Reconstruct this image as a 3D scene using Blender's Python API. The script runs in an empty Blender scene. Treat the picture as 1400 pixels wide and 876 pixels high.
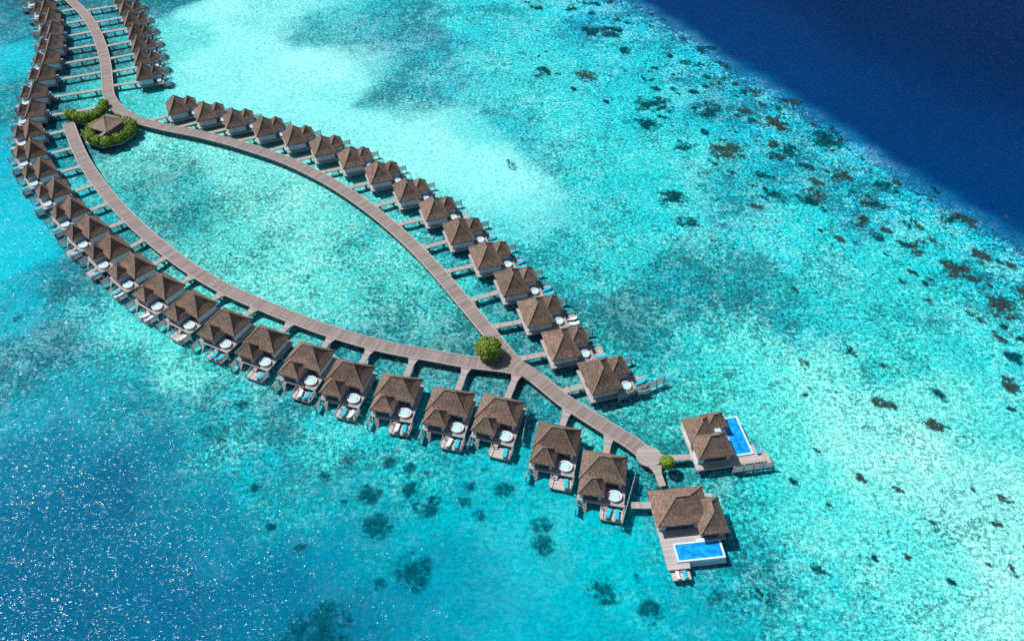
import bpy, bmesh, math, random
import numpy as np
from mathutils import Vector, Matrix, noise
random.seed(7)
R=math.radians
scene=bpy.context.scene
scene.view_settings.view_transform='Standard'
scene.view_settings.look='None'
scene.view_settings.exposure=0
col=scene.collection

# ------------------------------------------------ survey: photo point -> world point at a height
F=1089.0; H=111.0; TH=R(45.4); C=math.cos(TH); S=math.sin(TH)
ZW=0.4   # water level
def P(x,y,z=0.0):
    u=(x-700)/F; v=(y-438)/F
    t=(H-z)/(S+v*C)
    return Vector((u*t,(C-v*S)*t,z))

cam=bpy.data.cameras.new("camera"); camo=bpy.data.objects.new("camera",cam); col.objects.link(camo)
cam.sensor_width=36; cam.lens=28; cam.clip_end=20000
camo.location=(0,0,H); camo.rotation_euler=(R(90)-TH,0,0)
scene.camera=camo

# ------------------------------------------------ light
sd=Vector((-0.62,0.32,0.95)).normalized()
elev=math.asin(sd.z)
w=bpy.data.worlds.new("World"); scene.world=w; w.use_nodes=True
nt=w.node_tree; bg=nt.nodes['Background']
sky=nt.nodes.new('ShaderNodeTexSky'); sky.sky_type='NISHITA'; sky.sun_disc=False
sky.sun_elevation=elev; sky.sun_rotation=math.atan2(sd.x,sd.y)
nt.links.new(sky.outputs[0],bg.inputs[0]); bg.inputs[1].default_value=0.08
sl=bpy.data.lights.new("sun",'SUN'); sl.energy=5.0; sl.angle=R(0.5); sl.color=(1,0.97,0.92)
so=bpy.data.objects.new("sun",sl); col.objects.link(so)
so.rotation_euler=(-sd).to_track_quat('-Z','Y').to_euler(); so.location=(0,0,200)

# ------------------------------------------------ material helpers
def lin(c):
    c=c/255.0
    return c/12.92 if c<=0.04045 else ((c+0.055)/1.055)**2.4
def newmat(name,rough=0.8):
    m=bpy.data.materials.new(name); m.use_nodes=True
    b=m.node_tree.nodes['Principled BSDF']; b.inputs['Roughness'].default_value=rough
    return m,m.node_tree,b
def N(nt,t,**k):
    n=nt.nodes.new(t)
    for a,b in k.items(): setattr(n,a,b)
    return n
class G:
    """small shader graph helper"""
    def __init__(s,nt): s.nt=nt; s.L=nt.links.new; s.tc=N(nt,'ShaderNodeTexCoord')
    def nz(s,scale,detail,rough,off=0.0,vec=None):
        n=N(s.nt,'ShaderNodeTexNoise'); n.inputs['Scale'].default_value=scale; n.inputs['Detail'].default_value=detail
        n.inputs['Roughness'].default_value=rough
        mp=N(s.nt,'ShaderNodeMapping'); mp.inputs['Location'].default_value=(off,off*1.3,off*.7); s.L(vec or s.tc.outputs['Object'],mp.inputs[0])
        s.L(mp.outputs[0],n.inputs['Vector']); return n.outputs['Fac']
    def mr(s,v,a,b_,c,d):
        r=N(s.nt,'ShaderNodeMapRange'); s.L(v,r.inputs['Value'])
        for i,q in zip(('From Min','From Max','To Min','To Max'),(a,b_,c,d)): r.inputs[i].default_value=q
        return r.outputs[0]
    def op(s,o_,a,b_):
        r=N(s.nt,'ShaderNodeMath',operation=o_)
        for i,q in enumerate((a,b_)):
            if isinstance(q,(int,float)): r.inputs[i].default_value=q
            else: s.L(q,r.inputs[i])
        return r.outputs[0]
    def mul(s,a,b_): return s.op('MULTIPLY',a,b_)
    def add(s,a,b_): return s.op('ADD',a,b_)
    def mix(s,f,a,b_):
        r=N(s.nt,'ShaderNodeMix',data_type='RGBA'); s.L(f,r.inputs[0])
        for s_,q in((6,a),(7,b_)):
            if isinstance(q,tuple): r.inputs[s_].default_value=(*q,1)
            else: s.L(q,r.inputs[s_])
        return r.outputs[2]
    def vmul(s,a,c):
        r=N(s.nt,'ShaderNodeVectorMath',operation='MULTIPLY'); s.L(a,r.inputs[0]); r.inputs[1].default_value=c; return r.outputs[0]
    def vadd(s,a,c):
        r=N(s.nt,'ShaderNodeVectorMath',operation='ADD'); s.L(a,r.inputs[0]); r.inputs[1].default_value=c; return r.outputs[0]
    def vs(s,a,f):
        r=N(s.nt,'ShaderNodeVectorMath',operation='SCALE'); s.L(a,r.inputs[0]); s.L(f,r.inputs['Scale']); return r.outputs[0]
def noise_mat(name,c1,c2,scale,rough=0.8,detail=4,bump=0.0,lo=0.3,hi=0.7):
    m,nt,b=newmat(name,rough)
    tc=N(nt,'ShaderNodeTexCoord'); n=N(nt,'ShaderNodeTexNoise')
    n.inputs['Scale'].default_value=scale; n.inputs['Detail'].default_value=detail
    nt.links.new(tc.outputs['Object'],n.inputs['Vector'])
    r=N(nt,'ShaderNodeValToRGB'); r.color_ramp.elements[0].position=lo; r.color_ramp.elements[1].position=hi
    r.color_ramp.elements[0].color=(*c1,1); r.color_ramp.elements[1].color=(*c2,1)
    nt.links.new(n.outputs['Fac'],r.inputs[0])
    nt.links.new(r.outputs[0],b.inputs['Base Color'])
    if bump>0:
        bp=N(nt,'ShaderNodeBump'); bp.inputs['Strength'].default_value=bump; bp.inputs['Distance'].default_value=0.1
        nt.links.new(n.outputs['Fac'],bp.inputs['Height']); nt.links.new(bp.outputs[0],b.inputs['Normal'])
    return m

def roof_mat(name,c1,c2,c3):
    m,nt,b=newmat(name,0.85)
    tc=N(nt,'ShaderNodeTexCoord')
    n=N(nt,'ShaderNodeTexNoise'); n.inputs['Scale'].default_value=4.2; n.inputs['Detail'].default_value=6; n.inputs['Roughness'].default_value=0.78
    oi=N(nt,'ShaderNodeObjectInfo'); ad=N(nt,'ShaderNodeVectorMath',operation='ADD')
    mu=N(nt,'ShaderNodeMath',operation='MULTIPLY'); mu.inputs[1].default_value=60
    nt.links.new(oi.outputs['Random'],mu.inputs[0])
    nt.links.new(tc.outputs['Object'],ad.inputs[0]); nt.links.new(mu.outputs[0],ad.inputs[1])
    nt.links.new(ad.outputs[0],n.inputs['Vector'])
    r=N(nt,'ShaderNodeValToRGB'); e=r.color_ramp.elements
    e[0].position=0.37; e[0].color=(*c1,1); e[1].position=0.64; e[1].color=(*c3,1)
    x=e.new(0.5); x.color=(*c2,1)
    nt.links.new(n.outputs['Fac'],r.inputs[0])
    wv=N(nt,'ShaderNodeTexWave',wave_type='BANDS',bands_direction='Z',wave_profile='SAW')
    wv.inputs['Scale'].default_value=2.2; wv.inputs['Distortion'].default_value=0.4; wv.inputs['Detail'].default_value=2
    wv.inputs['Detail Scale'].default_value=3
    nt.links.new(tc.outputs['Object'],wv.inputs['Vector'])
    vo=N(nt,'ShaderNodeTexVoronoi'); vo.inputs['Scale'].default_value=8
    nt.links.new(ad.outputs[0],vo.inputs['Vector'])
    mr=N(nt,'ShaderNodeMapRange'); mr.inputs['To Min'].default_value=0.72; mr.inputs['To Max'].default_value=1.18
    nt.links.new(wv.outputs['Fac'],mr.inputs['Value'])
    m1=N(nt,'ShaderNodeVectorMath',operation='SCALE'); nt.links.new(r.outputs[0],m1.inputs[0]); nt.links.new(mr.outputs[0],m1.inputs['Scale'])
    sp=N(nt,'ShaderNodeSeparateColor'); nt.links.new(vo.outputs['Color'],sp.inputs[0])
    mr2=N(nt,'ShaderNodeMapRange'); mr2.inputs['To Min'].default_value=0.68; mr2.inputs['To Max'].default_value=1.32
    nt.links.new(sp.outputs[0],mr2.inputs['Value'])
    m2=N(nt,'ShaderNodeVectorMath',operation='SCALE'); nt.links.new(m1.outputs[0],m2.inputs[0]); nt.links.new(mr2.outputs[0],m2.inputs['Scale'])
    mr3=N(nt,'ShaderNodeMapRange'); mr3.inputs['To Min'].default_value=0.8; mr3.inputs['To Max'].default_value=1.2
    nt.links.new(oi.outputs['Random'],mr3.inputs['Value'])
    m3=N(nt,'ShaderNodeVectorMath',operation='SCALE'); nt.links.new(m2.outputs[0],m3.inputs[0]); nt.links.new(mr3.outputs[0],m3.inputs['Scale'])
    g=G(nt); st=g.nz(0.6,4,.6,0,ad.outputs[0])
    m4=g.vs(m3.outputs[0],g.mr(st,0.35,0.65,0.82,1.2))
    nt.links.new(m4,b.inputs['Base Color'])
    bp=N(nt,'ShaderNodeBump'); bp.inputs['Strength'].default_value=0.25; bp.inputs['Distance'].default_value=0.05
    nt.links.new(n.outputs['Fac'],bp.inputs['Height']); nt.links.new(bp.outputs[0],b.inputs['Normal'])
    return m

def plank_mat(name,ca,cb,size,axis='X',uv=False):
    m,nt,b=newmat(name,0.85)
    tc=N(nt,'ShaderNodeTexCoord'); sp=N(nt,'ShaderNodeSeparateXYZ')
    nt.links.new(tc.outputs['UV' if uv else 'Object'],sp.inputs[0])
    d=N(nt,'ShaderNodeMath',operation='DIVIDE'); d.inputs[1].default_value=size
    nt.links.new(sp.outputs[axis],d.inputs[0])
    fl=N(nt,'ShaderNodeMath',operation='FLOOR'); nt.links.new(d.outputs[0],fl.inputs[0])
    wn=N(nt,'ShaderNodeTexWhiteNoise',noise_dimensions='1D'); nt.links.new(fl.outputs[0],wn.inputs['W'])
    fr=N(nt,'ShaderNodeMath',operation='FRACT'); nt.links.new(d.outputs[0],fr.inputs[0])
    gp=N(nt,'ShaderNodeMath',operation='LESS_THAN'); gp.inputs[1].default_value=0.14; nt.links.new(fr.outputs[0],gp.inputs[0])
    n=N(nt,'ShaderNodeTexNoise'); n.inputs['Scale'].default_value=0.6; n.inputs['Detail'].default_value=6
    nt.links.new(tc.outputs['Object'],n.inputs['Vector'])
    a=N(nt,'ShaderNodeMath',operation='ADD'); nt.links.new(wn.outputs['Value'],a.inputs[0]); nt.links.new(n.outputs['Fac'],a.inputs[1])
    h=N(nt,'ShaderNodeMath',operation='MULTIPLY'); h.inputs[1].default_value=0.5; nt.links.new(a.outputs[0],h.inputs[0])
    mx=N(nt,'ShaderNodeMix',data_type='RGBA'); mx.inputs[6].default_value=(*ca,1); mx.inputs[7].default_value=(*cb,1)
    nt.links.new(h.outputs[0],mx.inputs[0])
    mx2=N(nt,'ShaderNodeMix',data_type='RGBA'); nt.links.new(gp.outputs[0],mx2.inputs[0]); nt.links.new(mx.outputs[2],mx2.inputs[6])
    mx2.inputs[7].default_value=(ca[0]*0.5,ca[1]*0.5,ca[2]*0.5,1)
    nt.links.new(mx2.outputs[2],b.inputs['Base Color'])
    return m

M_roof=roof_mat("weathered_thatch",(0.055,0.034,0.025),(0.165,0.106,0.078),(0.34,0.235,0.18))
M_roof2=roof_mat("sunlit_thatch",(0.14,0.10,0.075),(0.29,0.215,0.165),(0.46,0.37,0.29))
M_cap=noise_mat("ridge_thatch",(0.17,0.115,0.088),(0.32,0.23,0.18),3,0.9)
M_walk=plank_mat("walkway_planks",(0.165,0.13,0.122),(0.36,0.295,0.28),0.42,'X',True)
M_link=plank_mat("footbridge_planks",(0.28,0.235,0.225),(0.48,0.42,0.40),0.35,'X',True)
M_deck=plank_mat("deck_planks",(0.27,0.23,0.22),(0.50,0.44,0.43),0.35,'Y')
M_deckp=plank_mat("pale_deck_planks",(0.36,0.31,0.30),(0.60,0.54,0.52),0.35,'Y')
M_trim=noise_mat("weathered_timber",(0.34,0.29,0.275),(0.5,0.44,0.42),2,0.8)
M_post=noise_mat("post_concrete",(0.10,0.13,0.14),(0.2,0.23,0.24),1.5,0.9)
M_wall=noise_mat("painted_wall",(0.46,0.60,0.70),(0.64,0.76,0.84),1.2,0.7)
M_white=noise_mat("white_acrylic",(0.66,0.68,0.70),(0.78,0.79,0.80),1.0,0.35)
M_tubw=noise_mat("tub_water",(0.35,0.62,0.68),(0.5,0.74,0.78),3,0.08)
M_glass=noise_mat("window_glass",(0.02,0.05,0.07),(0.05,0.10,0.13),1,0.08)
M_door=noise_mat("door_timber",(0.10,0.06,0.04),(0.18,0.11,0.08),3,0.6)
M_screen=noise_mat("painted_slats",(0.26,0.30,0.32),(0.42,0.46,0.48),2,0.7)
M_turq=noise_mat("turquoise_fabric",(0.0,0.36,0.50),(0.02,0.52,0.66),2,0.9)
M_towel=noise_mat("white_fabric",(0.55,0.66,0.70),(0.74,0.8,0.82),2,0.9)
M_pool=noise_mat("pool_tiles",(0.0,0.19,0.60),(0.01,0.40,0.82),1.1,0.1,6,0.1,0.35,0.65)
M_poolrim=noise_mat("pool_edge_tiles",(0.50,0.66,0.76),(0.66,0.78,0.83),3,0.4)
M_leaf=noise_mat("foliage",(0.05,0.12,0.008),(0.25,0.38,0.02),1.6,0.7,5,0,0.32,0.66)
M_bark=noise_mat("bark",(0.08,0.06,0.04),(0.18,0.13,0.09),5,0.9)
def coral_mat(name,c1,c2,k,bias=0.50,amax=0.92):
    m,nt,b=newmat(name,1.0); b.inputs['Specular IOR Level'].default_value=0.0
    g=G(nt); ge=N(nt,'ShaderNodeNewGeometry'); pos=ge.outputs['Position']
    ln=N(nt,'ShaderNodeVectorMath',operation='LENGTH'); g.L(g.tc.outputs['Object'],ln.inputs[0])
    n1=g.nz(0.4,4,.65,5,pos); n2=g.nz(1.3,6,.85,9,pos)
    a=g.add(g.op('SUBTRACT',bias,ln.outputs['Value']),g.add(g.mr(n1,0,1,-2.6,2.6),g.mr(n2,0,1,-3.2,3.2)))
    al=N(nt,'ShaderNodeMapRange'); g.L(a,al.inputs['Value']); al.inputs['From Min'].default_value=-k; al.inputs['From Max'].default_value=k
    edge=g.mr(ln.outputs['Value'],0.7,1.0,1,0)
    g.L(g.mul(g.mul(al.outputs[0],edge),amax),b.inputs['Alpha'])
    c=g.mix(g.mr(g.nz(1.6,6,.85,3,pos),.44,.62,0,1),c1,c2)
    g.L(c,b.inputs['Base Color'])
    return m
M_coral=coral_mat("submerged_coral",(0.0,0.028,0.040),(0.006,0.11,0.13),0.25)
M_coralb=coral_mat("submerged_brown_coral",(0.014,0.028,0.031),(0.055,0.10,0.098),0.22)
M_corald=coral_mat("deep_submerged_coral",(0.0,0.055,0.085),(0.0,0.12,0.16),0.6,0.54,0.78)

# ------------------------------------------------ mesh helpers
def box(bm,x0,x1,y0,y1,z0,z1):
    v=[bm.verts.new(p) for p in ((x0,y0,z0),(x1,y0,z0),(x1,y1,z0),(x0,y1,z0),(x0,y0,z1),(x1,y0,z1),(x1,y1,z1),(x0,y1,z1))]
    for f in ((3,2,1,0),(4,5,6,7),(0,1,5,4),(1,2,6,5),(2,3,7,6),(3,0,4,7)): bm.faces.new([v[i] for i in f])
def beam(bm,p,q,wd,ht):
    p=Vector(p);q=Vector(q); d=(q-p).normalized(); up=Vector((0,0,1))
    if abs(d.z)>0.95: up=Vector((1,0,0))
    s=d.cross(up).normalized()*wd/2; u=s.cross(d).normalized()*ht/2
    a=[bm.verts.new(p+i*s+j*u) for i,j in((-1,-1),(1,-1),(1,1),(-1,1))]
    b=[bm.verts.new(q+i*s+j*u) for i,j in((-1,-1),(1,-1),(1,1),(-1,1))]
    bm.faces.new(a[::-1]); bm.faces.new(b)
    for i in range(4): bm.faces.new((a[i],a[(i+1)%4],b[(i+1)%4],b[i]))
def cyl(bm,cx,cy,z0,z1,r0,r1=None,n=16,cap=True):
    r1=r0 if r1 is None else r1
    a=[bm.verts.new((cx+r0*math.cos(2*math.pi*i/n),cy+r0*math.sin(2*math.pi*i/n),z0)) for i in range(n)]
    b=[bm.verts.new((cx+r1*math.cos(2*math.pi*i/n),cy+r1*math.sin(2*math.pi*i/n),z1)) for i in range(n)]
    for i in range(n): bm.faces.new((a[i],a[(i+1)%n],b[(i+1)%n],b[i]))
    if cap: bm.faces.new(b); bm.faces.new(a[::-1])
def mk(name,bm,mat,parent=None,loc=None,label=None):
    bmesh.ops.recalc_face_normals(bm,faces=bm.faces[:])
    me=bpy.data.meshes.new(name); bm.to_mesh(me); bm.free(); me.materials.append(mat)
    o=bpy.data.objects.new(name,me); col.objects.link(o)
    if parent: o.parent=parent
    if loc is not None: o.location=loc
    if label: o["label"]=label
    return o
def B(): return bmesh.new()
def mbox(name,mat,parent,*bx,loc=None):
    bm=B()
    for q in bx: box(bm,*q)
    return mk(name,bm,mat,parent,loc)
def empty(name,loc=(0,0,0),rz=0,label=None,cat=None,group=None):
    o=bpy.data.objects.new(name,None); o.empty_display_size=0.5; col.objects.link(o)
    o.location=loc; o.rotation_euler=(0,0,rz); tag(o,label,cat,group); return o
def tag(o,label=None,cat=None,group=None,kind=None):
    if label:o["label"]=label
    if cat:o["category"]=cat
    if group:o["group"]=group
    if kind:o["kind"]=kind
def copy_tree(root):
    n=root.copy(); col.objects.link(n)
    def rec(a,b):
        for ch in a.children:
            k=ch.copy(); col.objects.link(k); k.parent=b; rec(ch,k)
    rec(root,n); return n

def hip(x0,x1,y0,y1,ze,za,thick=0.2,flare=0.3):
    bm=B(); wx=x1-x0; wy=y1-y0; m=min(wx,wy)/2
    def ring(t,z): 
        i=t*m; return [bm.verts.new(p) for p in((x0+i,y0+i,z),(x1-i,y0+i,z),(x1-i,y1-i,z),(x0+i,y1-i,z))]
    r_=ring(0,ze-thick); r0=ring(0,ze); r1=ring(0.36,ze+flare*(za-ze))
    if wx>=wy: e=[bm.verts.new((x0+m,(y0+y1)/2,za)),bm.verts.new((x1-m+0.001,(y0+y1)/2,za))]; idx=[0,1,1,0]
    else: e=[bm.verts.new(((x0+x1)/2,y0+m,za)),bm.verts.new(((x0+x1)/2,y1-m,za))]; idx=[0,0,1,1]
    bm.faces.new(r_[::-1])
    for i in range(4):
        j=(i+1)%4
        bm.faces.new((r_[i],r_[j],r0[j],r0[i])); bm.faces.new((r0[i],r0[j],r1[j],r1[i]))
        if idx[i]==idx[j]: bm.faces.new((r1[i],r1[j],e[idx[i]]))
        else: bm.faces.new((r1[i],r1[j],e[idx[j]],e[idx[i]]))
    cb=B(); ec=[v.co.copy() for v in e]
    for i in range(4):
        beam(cb,r0[i].co+Vector((0,0,.02)),r1[i].co+Vector((0,0,.02)),0.18,0.08)
        beam(cb,r1[i].co+Vector((0,0,.02)),ec[idx[i]]+Vector((0,0,.02)),0.18,0.08)
    if (ec[0]-ec[1]).length>0.2: beam(cb,ec[0]+Vector((0,0,.04)),ec[1]+Vector((0,0,.04)),0.24,0.1)
    return bm,cb
def add_roof(parent,*a,mat=None,**k):
    bm,cb=hip(*a,**k); r=mk("roof",bm,mat or M_roof,parent); mk("ridge_cap",cb,M_cap,r); return r

# ------------------------------------------------ water colour field (world space control points)
CP=[(0,0,20,120,140,1),(120,-20,30,140,155,1),(235,2,25,145,160,1),(250,50,90,215,217,.6),(300,20,130,236,238,.5),(290,95,125,234,234,.4),(360,120,130,236,236,.35),(430,150,125,234,234,.35),(500,165,125,234,234,.35),(380,15,115,228,230,.6),(330,60,132,238,240,.35),(420,90,148,242,242,.35),(480,120,125,236,237,.4),
(450,30,70,190,198,.9),(550,20,38,165,180,1),(560,60,30,152,170,1),(545,120,45,165,178,1),(610,110,42,172,186,1),(650,30,40,192,202,1),(750,20,38,192,204,1),(820,20,18,168,196,1),(700,80,55,204,210,1),
(640,190,95,224,226,.45),(600,200,138,240,240,.35),(670,250,130,237,237,.35),(640,235,130,238,238,.35),(700,275,110,228,228,.4),(560,190,132,238,238,.35),(690,310,80,214,216,.6),(700,180,42,185,196,1),(760,150,52,204,210,1),(800,250,36,195,202,1),(900,150,28,195,206,1),(900,200,50,208,212,1),(850,90,30,190,204,1),(930,90,20,180,200,1),
(1000,150,15,165,186,1),(1000,280,26,175,188,1),(1080,220,14,168,186,1),(1100,300,32,198,206,1),(1200,290,14,168,186,1),(1200,370,44,208,212,1),(1300,350,26,188,198,1),(1300,430,48,210,214,1),(1380,380,18,178,194,1),(1390,470,32,193,203,1),
(850,350,38,188,193,1),(760,330,40,184,192,1),(900,300,36,196,201,1),(950,410,18,142,153,1),(880,440,22,139,149,1),(1020,430,22,152,161,1),(960,470,42,190,192,1),(1020,510,75,218,214,1),(1100,450,32,182,190,1),(1100,550,92,225,218,1),(1200,480,48,206,206,1),(1200,600,114,232,225,1),
(1300,550,80,218,214,1),(1300,650,128,236,230,1),(1350,750,130,234,228,1),(1390,860,112,226,222,1),(1200,750,85,222,218,1),(1250,850,85,216,214,1),(1130,700,70,216,212,1),(1100,810,45,200,204,.9),(1050,680,34,188,191,1),(1050,790,12,152,165,1),(1120,640,78,218,212,1),
(930,800,0,176,192,.4),(960,860,0,174,192,.35),(860,760,0,186,199,.35),(800,720,0,186,199,.3),(740,780,0,180,197,.2),(700,700,5,180,194,.4),(700,850,0,166,189,.12),(820,850,0,170,190,.2),(600,720,0,174,190,.5),(620,820,0,152,177,.15),(520,840,0,139,168,.15),(600,650,14,175,184,.8),(540,620,20,172,180,.9),
(480,590,48,195,198,.9),(420,560,18,152,162,1),(380,640,0,160,176,.7),(450,680,0,166,182,.5),(500,760,0,156,177,.3),(330,590,22,165,175,1),(270,560,12,144,157,1),(230,520,76,212,208,1),(300,510,32,170,174,1),(170,470,72,210,208,1),(170,560,0,136,157,.6),(60,560,0,156,182,.4),(120,520,28,170,180,.8),
(50,640,0,120,157,.08),(150,700,0,105,146,.05),(250,800,0,104,145,.05),(50,850,0,98,138,.03),(350,800,0,116,154,.07),(330,700,0,128,160,.15),(220,640,0,126,156,.2),(430,780,0,134,164,.1),(420,870,0,116,149,.1),(30,740,0,104,145,.03),
(40,485,8,132,150,.9),(130,430,32,160,170,1),(30,420,0,166,190,.4),(100,400,10,126,142,.9),(20,350,0,194,218,.2),(15,290,0,188,214,.25),(0,220,0,176,199,.4),(5,150,0,142,155,.8),(0,90,20,180,200,.6),(15,40,12,135,155,.9),(-80,300,0,175,205,.2),(-80,100,10,160,190,.3),
(220,200,100,222,215,1),(180,230,62,185,183,1),(200,260,40,158,162,1),(250,285,40,158,162,1),(310,230,108,222,215,1),(320,280,82,205,199,1),(400,260,104,222,216,1),(350,340,78,200,195,1),(450,330,98,221,214,1),(430,390,84,212,205,1),(500,410,60,184,183,1),(570,430,50,172,173,1),(520,330,52,182,182,1),(590,400,62,190,185,1),(630,460,34,148,153,1),(560,365,78,202,198,1),(620,480,25,130,138,1),
(110,80,20,130,140,1),(180,130,60,195,195,.8),(100,180,15,120,130,1),(720,440,25,135,145,1),(680,390,36,155,165,1),(620,345,42,170,178,1),(800,500,32,155,160,1),(850,560,45,180,180,1),(870,500,40,180,184,1),(920,560,52,198,193,1),(900,620,26,148,156,1),(1000,640,34,165,172,1),(720,540,25,135,145,1),(450,490,25,138,150,1)]
cps=np.array([[*P(c[0],c[1],ZW)[:2],lin(c[2]),lin(c[3]),lin(c[4]),c[5]] for c in CP])
EDGE=[P(x,y,ZW) for x,y in((780,-48),(862,-4),(940,42),(1000,84),(1080,132),(1150,180),(1230,230),(1310,280),(1400,325))]
ex=np.array([p.x for p in EDGE]); ey=np.array([p.y for p in EDGE])
ex=np.concatenate([[ex[0]-3000],ex,[ex[-1]+3000]]); ey=np.concatenate([[ey[0]+3500],ey,[ey[-1]-3600]])
def field(X,Y):
    X=np.asarray(X,float); Y=np.asarray(Y,float)
    wx=X+3.0*np.sin(Y*0.11+1.3*np.sin(X*0.07))+1.6*np.sin(Y*0.31+X*0.17)+0.9*np.sin(Y*.83-X*.5)
    wy=Y+3.4*np.sin(X*0.10+1.1*np.sin(Y*0.06))+1.8*np.sin(X*0.29-Y*0.19)+0.9*np.sin(X*.77+Y*.4)
    acc=np.zeros(X.shape+(4,)); ws=np.zeros(X.shape)
    for c in cps:
        d2=(wx-c[0])**2+(wy-c[1])**2
        ww=1.0/(d2+24.0)**2.6
        ws+=ww; acc+=ww[...,None]*c[2:6]
    acc/=ws[...,None]
    wob=0.5*np.sin(X*0.13)+0.5*np.sin(X*0.41+1)+0.5*np.sin(Y*.7)
    sdist=(Y-np.interp(X,ex,ey))*0.52+wob
    edge=np.array([0.0,lin(118),lin(168)]); deep1=np.array([0.0,0.036,0.150]); deep2=np.array([0.0,0.017,0.080])
    def sm(a,b,t): 
        t=np.clip((t-a)/(b-a),0,1); return t*t*(3-2*t)
    k1=sm(-9,0,sdist)[...,None]; k2=sm(-2.5,4.5,sdist)[...,None]; k3=sm(4,65,sdist)[...,None]
    rgb=acc[...,:3]*np.array([.92,.81,.80]); rgb=rgb*(1-k1)+edge*0.8*k1; rgb=rgb*(1-k2)+deep1*0.88*k2; rgb=rgb*(1-k3)+deep2*0.88*k3
    det=acc[...,3]*(1-sm(-3,3,sdist))+0.3*sm(-30,-12,sdist)*(1-sm(-5,1,sdist))
    return rgb,det
xs=np.concatenate([[-6000,-3000,-1200,-500,-300],np.arange(-220,221,1.6),[300,500,1200,3000,6000]])
ys=np.concatenate([[-6000,-3000,-1000,-300,-60],np.arange(0,300,1.6),[340,420,600,1200,3000,6000]])
XX,YY=np.meshgrid(xs,ys)
rgb,det=field(XX,YY)
nx,ny=len(xs),len(ys)
verts=np.stack([XX,YY,np.full(XX.shape,ZW)],-1).reshape(-1,3)
idx=np.arange(nx*ny).reshape(ny,nx)
faces=np.stack([idx[:-1,:-1],idx[:-1,1:],idx[1:,1:],idx[1:,:-1]],-1).reshape(-1,4)
me=bpy.data.meshes.new("water"); me.from_pydata(verts.tolist(),[],faces.tolist())
ca=me.color_attributes.new("depth_tint",'FLOAT_COLOR','POINT')
ca.data.foreach_set("color",np.concatenate([rgb.reshape(-1,3),np.ones((nx*ny,1))],1).astype(np.float32).ravel())
da=me.attributes.new("growth",'FLOAT','POINT'); da.data.foreach_set("value",det.reshape(-1).astype(np.float32))
for p in me.polygons: p.use_smooth=True
sb=bpy.data.objects.new("water",me); col.objects.link(sb)
tag(sb,"clear turquoise lagoon over reef deepening to blue ocean","water",kind="structure")
m,nt,b=newmat("lagoon_water",0.22)
g=G(nt); L=g.L
at=N(nt,'ShaderNodeAttribute',attribute_name="depth_tint"); ag=N(nt,'ShaderNodeAttribute',attribute_name="growth")
base0=at.outputs['Color']; gr=ag.outputs['Fac']
sg=N(nt,'ShaderNodeSeparateColor'); L(base0,sg.inputs[0]); lum=sg.outputs[1]
lift=g.add(1.0,g.mul(gr,g.mr(lum,0.12,0.52,0.45,0.0)))
base=g.vs(base0,lift)
big=g.nz(0.05,4,0.6)
mid=g.nz(0.30,6,0.74,11)
fine=g.nz(1.4,5,0.8,23)
vfine=g.nz(3.0,3,0.8,41)
cover=g.add(g.add(g.add(g.mul(big,0.40),g.mul(mid,0.55)),g.mul(fine,0.65)),g.mr(lum,0.12,0.60,0.10,-0.05))
dark=g.mul(g.mr(cover,0.79,0.87,0,0.82),gr)
c1=g.mix(dark,base,g.vadd(g.vmul(base,(0.25,0.37,0.41)),(0.008,0.003,0.0)))
sandv=g.add(g.add(g.mul(g.nz(0.07,3,0.6,77),0.35),g.mul(g.nz(0.45,5,0.75,5),0.55)),g.mul(fine,-0.3))
pale=g.mul(g.mr(sandv,0.30,0.37,0,0.55),gr)
c2=g.mix(pale,c1,g.vadd(g.vmul(base,(1.25,1.08,1.04)),(0.11,0.07,0.055)))
c3=g.vs(c2,g.add(1.0,g.mul(gr,g.mr(fine,0.38,0.62,0.42,-0.42))))
c4=g.vs(c3,g.add(1.0,g.mul(gr,g.mr(vfine,0.38,0.62,-0.40,0.40))))
vo=N(nt,'ShaderNodeTexVoronoi'); vo.inputs['Scale'].default_value=0.33; L(g.tc.outputs['Object'],vo.inputs['Vector'])
dot=g.mr(vo.outputs['Distance'],0.06,0.2,1,0)
sepc=N(nt,'ShaderNodeSeparateColor'); L(vo.outputs['Color'],sepc.inputs[0])
dd=g.mul(g.mul(g.mul(dot,g.mr(sepc.outputs[0],0.5,0.55,0,0.85)),g.mr(big,0.45,0.53,0,1)),gr)
c5=g.mix(dd,c4,g.vmul(base,(0.2,0.22,0.25)))
mp=N(nt,'ShaderNodeMapping'); mp.inputs['Rotation'].default_value=(0,0,R(20)); mp.inputs['Scale'].default_value=(0.6,1.3,1); L(g.tc.outputs['Object'],mp.inputs[0])
rp=g.nz(1.7,5,.7,0,mp.outputs[0])
amp=g.add(0.14,g.mul(gr,0.07))
c6=g.vs(c5,g.add(1.0,g.mul(amp,g.mr(rp,0.38,0.62,-1,1))))  # ripple light and caustics painted into the water colour
c7=g.vs(c6,g.mr(g.nz(0.03,4,0.6,3),0.3,0.7,0.92,1.08))
L(c7,b.inputs['Base Color'])
b.inputs['IOR'].default_value=1.33; b.inputs['Roughness'].default_value=0.13
fac=g.nz(4.0,2,0.6,31,mp.outputs[0])
L(g.mr(fac,0.60,0.64,0.004,1.0),b.inputs['Specular IOR Level'])  # sun sparkles shaped by a noise mask: specular only in sparse spots
w1=g.nz(2.0,3,0.6,2,mp.outputs[0])
bp=N(nt,'ShaderNodeBump'); bp.inputs['Strength'].default_value=1.0; bp.inputs['Distance'].default_value=0.18
L(w1,bp.inputs['Height']); L(bp.outputs[0],b.inputs['Normal'])
me.materials.append(m)

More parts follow.
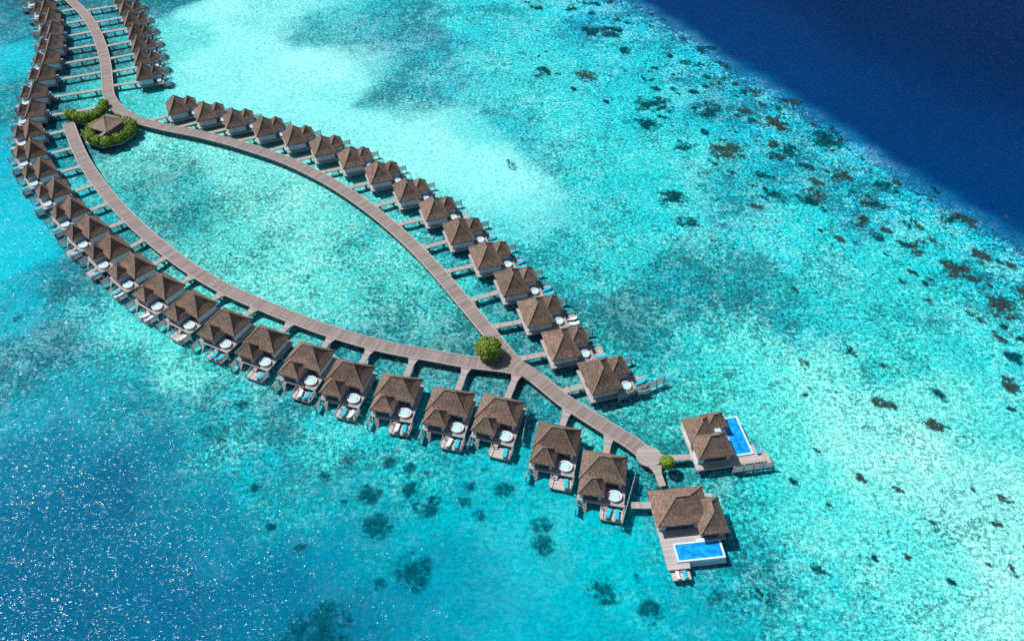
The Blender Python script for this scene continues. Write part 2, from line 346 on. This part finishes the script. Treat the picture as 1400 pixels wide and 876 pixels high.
# ------------------------------------------------ coral heads: low domes just under the surface film
def coral_mesh(mat):
    bm=B(); n=24; prev=None
    for k in range(7):
        r=1-k/7; z=0.10*(1-r*r)
        ring=[bm.verts.new((r*math.cos(2*math.pi*i/n),r*math.sin(2*math.pi*i/n),z)) for i in range(n)]
        if prev:
            for i in range(n): bm.faces.new((prev[i],prev[(i+1)%n],ring[(i+1)%n],ring[i]))
        prev=ring
    bm.faces.new(prev)
    me=bpy.data.meshes.new("coral_head"); bm.to_mesh(me); bm.free(); me.materials.append(mat)
    for p in me.polygons: p.use_smooth=True
    return me
CM={'t':coral_mesh(M_coral),'b':coral_mesh(M_coralb),'d':coral_mesh(M_corald)}
BIG=[(741,99,12,'t'),(802,104,14,'b'),(835,45,13,'t'),(780,12,9,'t'),(888,142,24,'t'),(886,168,13,'t'),(966,150,18,'t'),(938,200,12,'t'),(993,205,22,'b'),(1062,168,16,'b'),(1078,205,15,'t'),(1130,192,24,'t'),(1115,268,16,'b'),(1060,270,12,'t'),(1045,240,11,'t'),(942,305,12,'t'),(918,272,16,'t'),(1035,283,7,'b'),(1170,308,11,'b'),(1210,255,12,'t'),(1250,337,18,'b'),(1305,300,13,'t'),(1342,350,12,'b'),(1372,420,20,'b'),(1305,368,18,'b'),(1385,525,15,'b'),(1208,552,11,'b'),(1160,480,10,'t'),(1280,580,12,'b'),(1200,280,12,'t'),(1150,240,15,'b'),(1398,400,13,'b'),(1395,465,10,'b'),
(565,780,25,'d'),(825,808,18,'d'),(890,838,15,'d'),(740,718,13,'d'),(742,745,13,'d'),(516,720,17,'d'),(582,690,17,'d'),(505,675,14,'d'),(445,650,8,'d'),(412,750,8,'d'),(437,866,40,'d'),(975,817,11,'d'),(1040,812,13,'t'),(634,686,11,'d'),(690,670,12,'d'),(25,434,6,'d'),(472,628,11,'d'),(530,632,9,'d'),(560,640,8,'d'),(700,225,9,'t'),(1228,670,6,'b'),(1300,795,5,'t'),(855,70,9,'t'),(960,90,8,'t'),(1020,125,9,'t'),(1385,780,7,'b'),(1355,775,6,'b'),(1085,395,6,'b'),(1330,670,5,'b'),(1240,760,5,'b'),(870,790,6,'d'),(520,800,9,'d'),(330,555,8,'d'),(285,590,9,'d'),(300,598,7,'d'),(805,40,8,'t'),(885,175,9,'t'),(1180,300,8,'t'),(1325,380,10,'b'),(980,330,7,'t'),(350,665,7,'d'),(370,720,6,'d'),(655,705,8,'d'),(560,668,10,'d')]
rr=random.Random(5)
cnt=0
while cnt<210:
    t=rr.random()
    if t<0.80:
        x=rr.uniform(720,1400); e=float(np.interp(x,[720,862,1000,1150,1310,1400],[-60,0,88,185,285,330])); y=e+4+rr.choice((12,38,75,130))+rr.gauss(0,16)
    elif t<0.93: x=rr.uniform(1080,1400); y=rr.uniform(400,860)
    else: x=rr.uniform(430,760); y=rr.uniform(640,700)
    if y<0 or y>880: continue
    BIG.append((x,y,rr.choice((3,3,4,4,4,5,6,7,9)),'b' if x>1000 and rr.random()<.5 else ('d' if x<800 and y>600 else 't'))); cnt+=1
for i,(x,y,s,k) in enumerate(BIG):
    p=P(x,y,ZW); q=P(x+s,y,ZW); r=(q-p).length*1.5
    o=bpy.data.objects.new("coral_head",CM[k]); col.objects.link(o)
    along=k!='d' and s<14
    o.location=(p.x,p.y,ZW+0.006+0.0006*i); o.rotation_euler=(0,0,(R(-50)+rr.gauss(0,.4)) if along else rr.uniform(0,6.28))
    o.scale=(r*(1.25 if along else 1),r*rr.uniform(.6,.9) if along else r*rr.uniform(.75,1.1),min(r,2.4)*0.6)
    tag(o,{'t':"dark teal coral head under clear shallow water",'b':"brownish coral head on pale sandy reef flat",'d':"dark coral clump in deeper turquoise water"}[k],"coral","coral heads on the lagoon floor")

# ------------------------------------------------ walkways
def smooth(pts,step=1.0):
    out=[]; n=len(pts)
    for i in range(n-1):
        p0=pts[max(i-1,0)];p1=pts[i];p2=pts[i+1];p3=pts[min(i+2,n-1)]
        k=max(2,int((p2-p1).length/step))
        for j in range(k):
            t=j/k
            out.append(0.5*((2*p1)+(p2-p0)*t+(2*p0-5*p1+4*p2-p3)*t*t+(3*p1-p0-3*p2+p3)*t**3))
    out.append(pts[-1].copy()); return out
ZD=1.9
RAW={
 'trunk':[(60,-30),(78,-14),(98,2),(116,20),(130,42),(140,68),(145,92),(147,115),(150,133),(163,150),(184,162)],
 'right':[(160,149),(184,163),(225,174),(270,183),(310,193),(350,205),(390,219),(425,235),(460,254),(500,281),(535,309),(570,341),(600,373),(630,408),(655,438),(680,468),(700,492),(716,508)],
 'left':[(93,168),(103,195),(116,222),(136,252),(160,281),(190,311),(225,341),(265,370),(310,396),(360,418),(415,440),(470,459),(530,475),(590,486),(640,495),(690,501),(722,508)],
 'stem':[(700,495),(722,508),(745,526),(772,548),(800,566),(835,588),(862,604),(880,618)]}
paths={}
for i,(k,v_) in enumerate(RAW.items()): paths[k]=smooth([P(a,b_,ZD) for a,b_ in v_])
def frames(pts):
    fr_=[]
    for i,p in enumerate(pts):
        a=pts[max(i-1,0)]; b_=pts[min(i+1,len(pts)-1)]; t=(b_-a); t.z=0; t.normalize(); fr_.append((t,Vector((-t.y,t.x,0))))
    return fr_
def ribbon(name,pts,wf,ztop,thick,mat,parent=None):
    bm=B(); uvl=bm.loops.layers.uv.new("UVMap"); fr_=frames(pts); rows=[]; d=0; ds=[]
    for i,p in enumerate(pts):
        if i: d+=(p-pts[i-1]).length
        ds.append(d); hw=wf(i/(len(pts)-1))/2; n=fr_[i][1]
        rows.append([bm.verts.new((*(p+n*s*hw)[:2],z)) for s,z in((1,ztop),(-1,ztop),(-1,ztop-thick),(1,ztop-thick))])
    for i in range(len(rows)-1):
        for j in range(4):
            f=bm.faces.new((rows[i][j],rows[i][(j+1)%4],rows[i+1][(j+1)%4],rows[i+1][j]))
            for l,(uu,vv) in zip(f.loops,((ds[i],j),(ds[i],j+1),(ds[i+1],j+1),(ds[i+1],j))): l[uvl].uv=(uu,vv)
    bm.faces.new(rows[0]); bm.faces.new(rows[-1][::-1])
    return mk(name,bm,mat,parent)
PW=2.9
pm=B(); cyl(pm,0,0,-4.5,0,0.15,n=10)
bmesh.ops.recalc_face_normals(pm,faces=pm.faces[:]); pile_me=bpy.data.meshes.new("piling"); pm.to_mesh(pile_me); pm.free(); pile_me.materials.append(M_post)
def pile(parent,x,y,ztop):
    o=bpy.data.objects.new("piling",pile_me); col.objects.link(o); o.parent=parent; o.location=(x,y,ztop); return o
LBL={'trunk':"winding wooden walkway on pilings between villa rows",'right':"long curved wooden walkway along the outer villa row",'left':"curved wooden boardwalk enclosing the leaf-shaped lagoon",'stem':"wooden walkway stem leading to the round platform"}
for i,(k,pts) in enumerate(paths.items()):
    z=ZD+0.005*i
    wk=ribbon("walkway",pts,lambda t:PW,z,0.28,M_walk); tag(wk,LBL[k],"walkway",kind="structure")
    fr_=frames(pts); others=[q for kk,pp in paths.items() if kk!=k for q in pp]
    bm=B()
    for s in(1,-1):
        for j in range(len(pts)-1):
            a=pts[j]+fr_[j][1]*s*(PW/2-0.09); b_=pts[j+1]+fr_[j+1][1]*s*(PW/2-0.09)
            if min((a-q).length for q in others)<PW*0.55+.3: continue
            a.z=b_.z=z+0.06; beam(bm,a,b_,0.18,0.12)
    mk("kerb_beam",bm,M_trim,wk)
    for j in range(0,len(pts),5):
        for s in(1,-1):
            q=pts[j]+fr_[j][1]*s*(PW/2-0.35); pile(wk,q.x,q.y,z-0.28)
def platform(px,py,r,z,label,n=40,name="platform"):
    p=P(px,py,z); bm=B(); cyl(bm,0,0,-0.28,0,r,n=n); o=mk(name,bm,M_deck,None,p); tag(o,label,"platform",kind="structure")
    for i in range(8):
        a=i*math.pi/4; pile(o,r*.75*math.cos(a),r*.75*math.sin(a),-0.28)
    return o
platform(887,623,2.1,ZD+0.03,"round wooden platform ending the walkway")
platform(668,484,2.1,ZD+0.035,"half-round wooden bay holding a planted tree")

# ------------------------------------------------ villas
def stilts(root,pts,z=1.65):
    for x,y in pts: 
        o=bpy.data.objects.new("stilt",pile_me); col.objects.link(o); o.parent=root; o.location=(x,y,z)
def screen_mesh(L_,h=1.7,z0=1.2,post=True):
    bm=B(); n=max(1,int(L_/1.6))
    for k in range(6): box(bm,0,L_,-0.03,0.03,z0+k*h/6,z0+k*h/6+h/6*0.62)
    for k in range(n+1):
        x=k*L_/n; box(bm,x-0.08,x+0.08,-0.09,0.09,-3.5,z0+h+0.08)
    return bm
def villa_template(mr,W=7.2):
    root=empty("overwater_villa"); hw=W/2
    def X(a,b_): return (min(a*mr,b_*mr),max(a*mr,b_*mr))
    def bx(a,b_,*r): return (*X(a,b_),*r)
    mbox("deck",M_deck,root,bx(-hw+.1,hw+.2,-4.4,3.9,1.65,1.92))
    mbox("terrace",M_deckp,root,bx(.3,hw+.2,-6.7,-4.6,0.95,1.15))
    st=mbox("stair",M_trim,root,bx(.6,1.4,-4.8,-4.4,1.45,1.55),bx(.6,1.4,-5.1,-4.7,1.25,1.35))
    mbox("wall",M_wall,root,bx(-hw+.45,hw-.5,-1.2,3.35,1.92,3.75),bx(-hw+.45,0.2,-3.85,-1.203,1.92,3.45))
    add_roof(root,*X(-hw,hw),-1.6,3.8,3.75,6.7)
    add_roof(root,*X(-hw+.12,0.65),-4.2,-0.5,3.45,5.5)
    mbox("door",M_door,root,bx(-.6,.6,3.35,3.41,1.92,3.6))
    for (a,b_) in((-2.4,-1.3),(1.3,2.4)): mbox("window",M_glass,root,bx(a,b_,3.35,3.40,2.5,3.5))
    mbox("window",M_glass,root,bx(.7,hw-.9,-1.26,-1.2,1.95,3.3))
    mbox("window",M_glass,root,bx(-hw+1.0,-.2,-3.91,-3.85,1.95,3.0))
    k=0.95 if mr>0 else 0.75
    bm=B(); n=28; prof=((1.0*k,1.92),(1.06*k,2.4),(0.84*k,2.42),(0.80*k,2.28)); tx,ty=2.2,-2.9
    rings=[[bm.verts.new((tx*mr+r*1.15*math.cos(2*math.pi*i/n),ty+r*math.sin(2*math.pi*i/n),z)) for i in range(n)] for r,z in prof]
    for a in range(3):
        for i in range(n): bm.faces.new((rings[a][i],rings[a][(i+1)%n],rings[a+1][(i+1)%n],rings[a+1][i]))
    tub=mk("hot_tub",bm,M_white,root)
    bm=B(); cyl(bm,tx*mr,ty,2.2,2.33,0.80*k,n=28); mk("tub_water",bm,M_tubw,tub)
    for x,y0,L_ in((-hw+.2,-4.45,1.8),(hw+.32,-4.4,1.8)):
        bm=screen_mesh(L_,1.3,1.0); o=mk("privacy_screen",bm,M_screen,root,(x*mr,y0,0)); o.rotation_euler=(0,0,-math.pi/2)
    bm=B()
    for s in(-.3,.3): beam(bm,((-hw+1.4)*mr+s,-4.45,1.85),((-hw+1.4)*mr+s,-5.7,-0.1),0.07,0.1)
    for k in range(7):
        t=k/6; box(bm,(-hw+1.4)*mr-.34,(-hw+1.4)*mr+.34,-4.52-1.15*t-.1,-4.52-1.15*t+.1,1.7-1.75*t,1.75-1.75*t)
    mk("ladder",bm,M_trim,root)
    for x in (0.35,hw+.15):
        bm=B()
        for y in(-6.6,-4.8): box(bm,*X(x-.05,x+.05),y-.05,y+.05,1.15,2.0)
        beam(bm,(x*mr,-6.6,2.0),(x*mr,-4.8,2.0),.08,.06)
        mk("handrail",bm,M_trim,root)
    stilts(root,[(x*mr,y) for x in(-hw+.5,0,hw-.3) for y in(-4.0,0,3.5)])
    stilts(root,[(x*mr,-6.4) for x in(.6,hw)],0.95)
    return root
def lounger_template():
    root=empty("sun_lounger")
    bm=B(); box(bm,-.35,.35,-1.0,1.0,.24,.30)
    for x in(-.3,.3):
        for y in(-.9,.85): box(bm,x-.04,x+.04,y-.04,y+.04,0,.24)
    mk("frame",bm,M_trim,root)
    bm=B(); box(bm,-.33,.33,-.98,.35,.303,.40); 
    mk("cushion",bm,M_turq,root)
    bm=B(); beam(bm,(0,.36,.36),(0,1.0,.78),.66,.1); mk("backrest",bm,M_turq,root)
    return root
TM={1:villa_template(1),-1:villa_template(-1)}; used={1:False,-1:False}
LT=lounger_template(); lused=[False]; wmesh={}
lrand=random.Random(3)
def lounger(p,rz,lbl="turquoise cushioned sun lounger on a villa terrace",sc=1.1):
    if lused[0]: o=copy_tree(LT)
    else: o=LT; lused[0]=True
    if o is not LT and lrand.random()<.22:
        lbl="white towelled sun lounger on a villa terrace"
        for ch in o.children:
            if ch.name.startswith(("cushion","backrest")):
                k=ch.name.split('.')[0]
                if k not in wmesh: wmesh[k]=ch.data.copy(); wmesh[k].materials[0]=M_towel
                ch.data=wmesh[k]
    o.location=p; o.rotation_euler=(0,0,rz); o.scale=(sc,sc,sc); tag(o,lbl,"sun lounger","sun loungers on villa terraces"); return o
allpts=[p for pts in paths.values() for p in pts]
def footbridge(a,b_,flare,label="short wooden footbridge from walkway to villa"):
    L_=(b_-a).length; n=max(4,int(L_/0.7)); pts=[a.lerp(b_,i/n) for i in range(n+1)]
    root=empty("footbridge",(a.x,a.y,0),0,label,"footbridge","footbridges linking villas to the walkway")
    pl=[p-Vector((a.x,a.y,0)) for p in pts]
    wf=(lambda t:1.15+flare*max(0,1-t*L_/1.8)**2)
    ribbon("deck",pl,wf,ZD-0.03,0.2,M_link,root)
    d=(b_-a).normalized(); nn=Vector((-d.y,d.x,0))
    for t in (0.25,0.85) if L_<7 else (0.15,0.5,0.85):
        for s in(-.45,.45):
            q=pl[0].lerp(pl[-1],t)+nn*s; pile(root,q.x,q.y,ZD-.23)
def villa(px,py,mr,odir,sc,lbl,flare):
    p=P(px,py,4.6); o=odir.normalized()
    rz=math.atan2(o.y,o.x)+math.pi/2
    if used[mr]: r=copy_tree(TM[mr])
    else: r=TM[mr]; used[mr]=True
    cen=Vector((p.x,p.y,0))
    r.location=cen; r.rotation_euler=(0,0,rz); r.scale=(sc,sc,1)
    tag(r,lbl,"villa","thatched villas standing over the lagoon")
    Rm=Matrix.Rotation(rz,3,'Z')
    one=lrand.random()<.35
    for k,(lx,ly) in enumerate(((1.6,-5.65),(2.9,-5.65))):
        if one and k==0: continue
        q=cen+Rm@Vector((lx*mr*sc,ly*sc,0)); q.z=1.15
        lounger(q,rz+math.pi+random.uniform(-.25,.25),sc=1.0)
    ent=cen+Rm@Vector((0,3.8*sc,0)); ent.z=ZD; d=-o
    best=None
    for q in allpts:
        w_=q-ent; w_.z=0; t=w_.dot(d)
        if t<-1 or t>30: continue
        pd=(w_-d*t).length
        if pd<0.9 and (best is None or t<best[0]): best=(t,q)
    if best is None:
        q=min(allpts,key=lambda q:(q-ent).length); best=(0,q)
    a=best[1].copy(); dd=(ent-a); 
    if dd.length>1.6:
        a=a+dd.normalized()*1.25; footbridge(a,ent,flare)
def scr(x,y,dx,dy): 
    v_=P(x+dx,y+dy,ZD)-P(x,y,ZD); v_.z=0; return v_
def perp(x,y,keys):
    p=P(x,y,5); p.z=ZD
    q=min((q for k in keys for q in paths[k]),key=lambda q:(q-p).length); v_=p-q; v_.z=0; return v_
TH_="brown thatched overwater villa with round white hot tub"
RIGHT=[(246,141),(285,150),(325,159),(366,170),(407,182),(446,196),(485,212),(523,232),(562,256),(599,281),(634,311),(671,344),(707,380),(740,420),(775,464)]
for x,y in RIGHT: villa(x,y,-1,scr(x,y,40,-8),0.93 if y<190 else (0.97 if y<300 else 1.02),TH_,0.3)
villa(829,507,-1,scr(829,507,40,-9),1.07,"brown thatched overwater villa beside a long slatted screen",0.4)
for x,y in[(201,97),(198,77),(194,59),(189,42),(183,25),(176,10),(168,-6)]: villa(x,y,-1,scr(x,y,40,-6),0.81,TH_,0.3)
LEFT=[(681,562),(613,551),(541,532),(474,512),(418,488),(358,464),(306,440),(259,415),(216,390),(179,362),(147,336),(118,309),(94,283),(72,256),(53,229),(40,203),(38,176)]
for x,y in LEFT: villa(x,y,1,perp(x,y,['left']),1.02 if y>480 else (0.97 if y>380 else (0.93 if y>300 else 0.85)),TH_,1.0 if y>380 else .4)
for x,y in[(41,148),(45,123),(56,99),(63,77),(68,58),(69,40),(66,23),(60,7),(51,-8)]: villa(x,y,1,scr(x,y,-40,6),0.84,TH_,0.3)
villa(760,602,1,scr(759,602,-4,16),1.02,TH_,1.0)
villa(825,642,1,scr(821,643,-2,16),1.02,"brown thatched overwater villa beside a pale slatted screen",1.0)

# ------------------------------------------------ free-standing slatted screens
def fence(p1,p2,lbl,h=1.7):
    a=P(*p1,1.8); b_=P(*p2,1.8); L_=(b_-a).length
    o=mk("slatted_screen",screen_mesh(L_,h,1.0),M_screen,None,(a.x,a.y,0)); o.rotation_euler=(0,0,math.atan2(b_.y-a.y,b_.x-a.x))
    tag(o,lbl,"screen fence","slatted screens standing in the lagoon")
fence((846,544),(908,518),"long slatted timber screen standing over the water")
fence((868,652),(850,718),"pale slatted screen between villa and pool villa")
fence((722,556),(714,602),"short slatted screen beside a thatched villa",1.4)

# ------------------------------------------------ pool villas
def pool(root,x0,x1,y0,y1,z):
    e=0.32
    rim=mbox("pool_rim",M_poolrim,root,(x0,x1,y0,y0+e,z-1.0,z),(x0,x1,y1-e,y1,z-1.0,z),(x0,x0+e,y0+e,y1-e,z-1.0,z),(x1-e,x1,y0+e,y1-e,z-1.0,z))
    mbox("pool_water",M_pool,rim,(x0+e,x1-e,y0+e,y1-e,z-0.9,z-0.08))
def bigvilla(px,py,ax,label,sc):
    p=P(px,py,5); rz=math.atan2(ax.y,ax.x)
    root=empty("pool_villa",(p.x,p.y,0),rz,label,"villa"); root.scale=(sc[0],sc[1],1)
    return root,rz
sA=(.92,.90)
rA,rzA=bigvilla(937,688,P(968,660,5)-P(888,668,5),"large thatched villa with blue infinity pool and deck",sA)
add_roof(rA,-5.4,4.0,-3.3,3.8,4.0,6.9)
add_roof(rA,1.3,6.2,-5.4,1.6,3.8,6.3)
mbox("wall",M_wall,rA,(-4.8,3.3,-2.7,3.3,1.95,3.95),(1.8,5.5,-4.7,-2.703,1.95,3.75),(3.303,5.5,-2.7,0.6,1.95,3.75))
mbox("window",M_glass,rA,(-3.6,1.2,-2.78,-2.70,2.0,3.6)); mbox("window",M_glass,rA,(2.2,4.8,-4.78,-4.7,2.0,3.5))
mbox("door",M_door,rA,(-1.6,-.4,3.3,3.36,1.95,3.8))
dx0=-4.9
mbox("deck",M_deckp,rA,(dx0,6.0,-5.3,3.6,1.65,1.94),(dx0,-3.15,-9.9,-5.303,1.65,1.94),(-3.147,-1.2,-9.9,-8.85,1.65,1.94))
mbox("terrace",M_deckp,rA,(-4.4,-1.4,-11.5,-9.95,1.2,1.42))
mbox("stair",M_trim,rA,(-3.4,-2.0,-10.2,-9.9,1.5,1.6))
pool(rA,-3.1,4.9,-8.8,-5.35,2.15)
mbox("pool_step",M_poolrim,rA,(0.9,2.6,-5.34,-4.9,1.95,2.12))
mbox("pool_support",M_white,rA,(-0.68,5.1,-9.1,-5.5,0.9,1.12))
stilts(rA,[(x,y) for x in(-4.2,-1,2.2,5.4) for y in(-4.8,-1,3.2)]); stilts(rA,[(-4.2,-9.2),(-1.5,-9.2),(2,-8),(4.6,-8),(-4.0,-11.2),(-1.7,-11.2)],0.95)
RmA=Matrix.Rotation(rzA,3,'Z')
for lx,ly,lz in((-2.3,-10.75,1.42),(-3.5,-10.75,1.42)):
    q=RmA@Vector((lx*sA[0],ly*sA[1],0))+Vector((rA.location.x,rA.location.y,0)); q.z=lz; o=lounger(q,rzA+math.pi,sc=.72)
sB=(.94,.94)
rB,rzB=bigvilla(974,590,P(1003,560,5)-P(935,569,5),"large thatched villa with blue lap pool alongside",sB)
add_roof(rB,-4.1,0.9,-1.2,4.4,4.0,6.4)
add_roof(rB,-3.9,2.7,-4.6,0.6,4.0,6.8)
add_roof(rB,-0.4,3.7,1.5,5.0,3.8,5.6)
mbox("wall",M_wall,rB,(-3.5,2.2,-4.0,3.3,1.95,3.75),(2.203,3.1,1.9,4.3,1.95,3.6))
mbox("window",M_glass,rB,(2.2,2.28,-3.2,1.0,2.0,3.6)); mbox("window",M_glass,rB,(-2.4,1.6,-4.08,-4.0,2.2,3.5)); mbox("door",M_door,rB,(-3.56,-3.5,-1.5,-.4,1.95,3.6))
mbox("deck",M_deckp,rB,(-4.0,8.6,-5.3,-3.653,1.65,1.94),(-4.0,3.3,-3.65,4.4,1.65,1.94),(7.0,8.6,-3.65,-1.6,1.65,1.94),(8.603,9.6,-5.6,-3.2,1.2,1.5))
pool(rB,3.4,6.9,-3.6,4.8,2.15)
mbox("pool_support",M_white,rB,(3.35,7.1,-1.5,5.0,0.9,1.12))
bm=screen_mesh(7.2,1.6,0.9); o=mk("privacy_screen",bm,M_screen,rB,(2.4,-6.0,0))
stilts(rB,[(x,y) for x in(-3.6,0,3.0) for y in(-4.6,0,3.6)]); stilts(rB,[(6.3,-4.6),(6.5,0),(6.5,4),(9.3,-5.2),(9.3,-3.5)],0.95)
RmB=Matrix.Rotation(rzB,3,'Z')
for lx,ly in((7.8,-2.8),):
    q=RmB@Vector((lx*sB[0],ly*sB[1],0))+Vector((rB.location.x,rB.location.y,0)); q.z=1.94; lounger(q,rzB,sc=.95)
footbridge(P(905,626,ZD),P(946,624,ZD),0.4)
footbridge(P(896,636,ZD),P(906,664,ZD),1.2)
footbridge(P(862,690,ZD),P(893,690,ZD),0.0,"narrow service footbridge beside the pool villa")

# ------------------------------------------------ vegetation
def leaves(bm,c,rx,ry,rz_,n,size,rr,lump,la=0.3):
    o=Vector((lump,lump*1.7,0))
    g_=bmesh.ops.create_icosphere(bm,subdivisions=3,radius=1)
    for v in g_['verts']:
        k=0.8*(1+la*noise.noise(v.co*2+o)); v.co=Vector((c[0]+v.co.x*rx*k,c[1]+v.co.y*ry*k,c[2]+v.co.z*rz_*k))
    for i in range(n):
        d=Vector((rr.gauss(0,1),rr.gauss(0,1),rr.gauss(0.25,1))).normalized()
        k=(1+la*noise.noise(d*2+o)+la*.5*noise.noise(d*6+o))*rr.uniform(0.82,1.08)
        p=Vector((c[0]+d.x*rx*k,c[1]+d.y*ry*k,c[2]+d.z*rz_*k))
        nrm=(d+Vector((rr.gauss(0,.5),rr.gauss(0,.5),rr.gauss(0.3,.5)))).normalized()
        t=nrm.cross(Vector((rr.random(),rr.random(),rr.random()))).normalized(); u=nrm.cross(t)
        s=size*rr.uniform(.6,1.3)
        vs=[bm.verts.new(p+t*s*1.4*a+u*s*.6*b_) for a,b_ in((-1,0),(0,-1),(1,0),(0,1))]; bm.faces.new(vs)
def tree(px,py,zb,rad,lbl,name="round_tree",trunk=1.2):
    rr=random.Random(int(px)); p=P(px,py,zb); root=empty(name,p,0,lbl,"tree")
    bm=B(); cyl(bm,0,0,0,trunk+.6,.22,.14,10)
    for k in range(5):
        a=k*1.256; beam(bm,(0,0,trunk*.7),(math.cos(a)*rad*.5,math.sin(a)*rad*.5,trunk+rad*.5),.09,.09)
    mk("trunk",bm,M_bark,root)
    bm=B(); leaves(bm,(0,0,trunk+rad*.5),rad,rad,rad*.8,3600 if rad>2 else 1200,.16,rr,px*.13,.12)
    mk("crown",bm,M_leaf,root)
tree(668,486,ZD+.035,2.35,"round clipped green tree beside the walkway",trunk=.9)
tree(911,637,ZD+.03,1.1,"small round green tree at the platform edge",trunk=.6)
pv=P(151,182,ZD)
bm=B(); cyl(bm,0,0,-.3,0.0,6.3,n=8); o=mk("planted_island",bm,M_deck,None,(pv.x,pv.y,ZD-.05)); tag(o,"octagonal planted timber platform at the walkway fork","platform",kind="structure")
for i in range(8):
    a=i*math.pi/4; pile(o,5*math.cos(a),5*math.sin(a),-.3)
root=empty("pavilion",(pv.x,pv.y,ZD-.05),R(45)+.35,"small grey-brown roofed pavilion ringed by green shrubs","pavilion")
bm,cb=hip(-3.3,3.3,-3.2,3.2,2.9,4.8); rf=mk("roof",bm,M_roof2,root); mk("ridge_cap",cb,M_cap,rf)
for x in(-2.4,2.4):
    for y in(-2.4,2.4): mbox("post",M_trim,root,(x-.1,x+.1,y-.1,y+.1,0,2.7))
mbox("bench",M_trim,root,(-1.8,1.8,-1.9,-1.4,.4,.48),(-1.7,-1.6,-1.8,-1.5,0,.4),(1.6,1.7,-1.8,-1.5,0,.4))
def shrub(p,r,seed):
    rr=random.Random(seed); root=empty("shrub",p,0,"dense bright green tropical shrub beside the pavilion","shrub","green shrubs around the pavilion")
    bm=B(); 
    for k in range(4): beam(bm,(0,0,0),(rr.uniform(-.5,.5),rr.uniform(-.5,.5),.9),.1,.1)
    mk("stem",bm,M_bark,root)
    bm=B(); leaves(bm,(0,0,.9),r,r,r*.75,650,.2,rr,seed*1.7); mk("crown",bm,M_leaf,root)
for i in range(13):
    a=i*math.pi/6.5+.1; rr_=4.9+random.uniform(-.3,.3)
    shrub(Vector((pv.x+rr_*math.cos(a),pv.y+rr_*math.sin(a),ZD-.05)),random.uniform(1.25,1.7),i+1)
band=[(99,161),(108,164),(117,165),(126,163),(134,159),(140,153),(143,146)]
pts=smooth([P(a,b_,ZD) for a,b_ in band])
o=ribbon("planter_strip",pts,lambda t:2.4,ZD-.02,.4,M_deck); tag(o,"curved planter strip of green shrubs","planter",kind="structure")
for i in range(0,len(pts),1):
    if i%2==0: shrub(pts[i]-Vector((0,0,.02)),random.uniform(1.2,1.6),40+i)
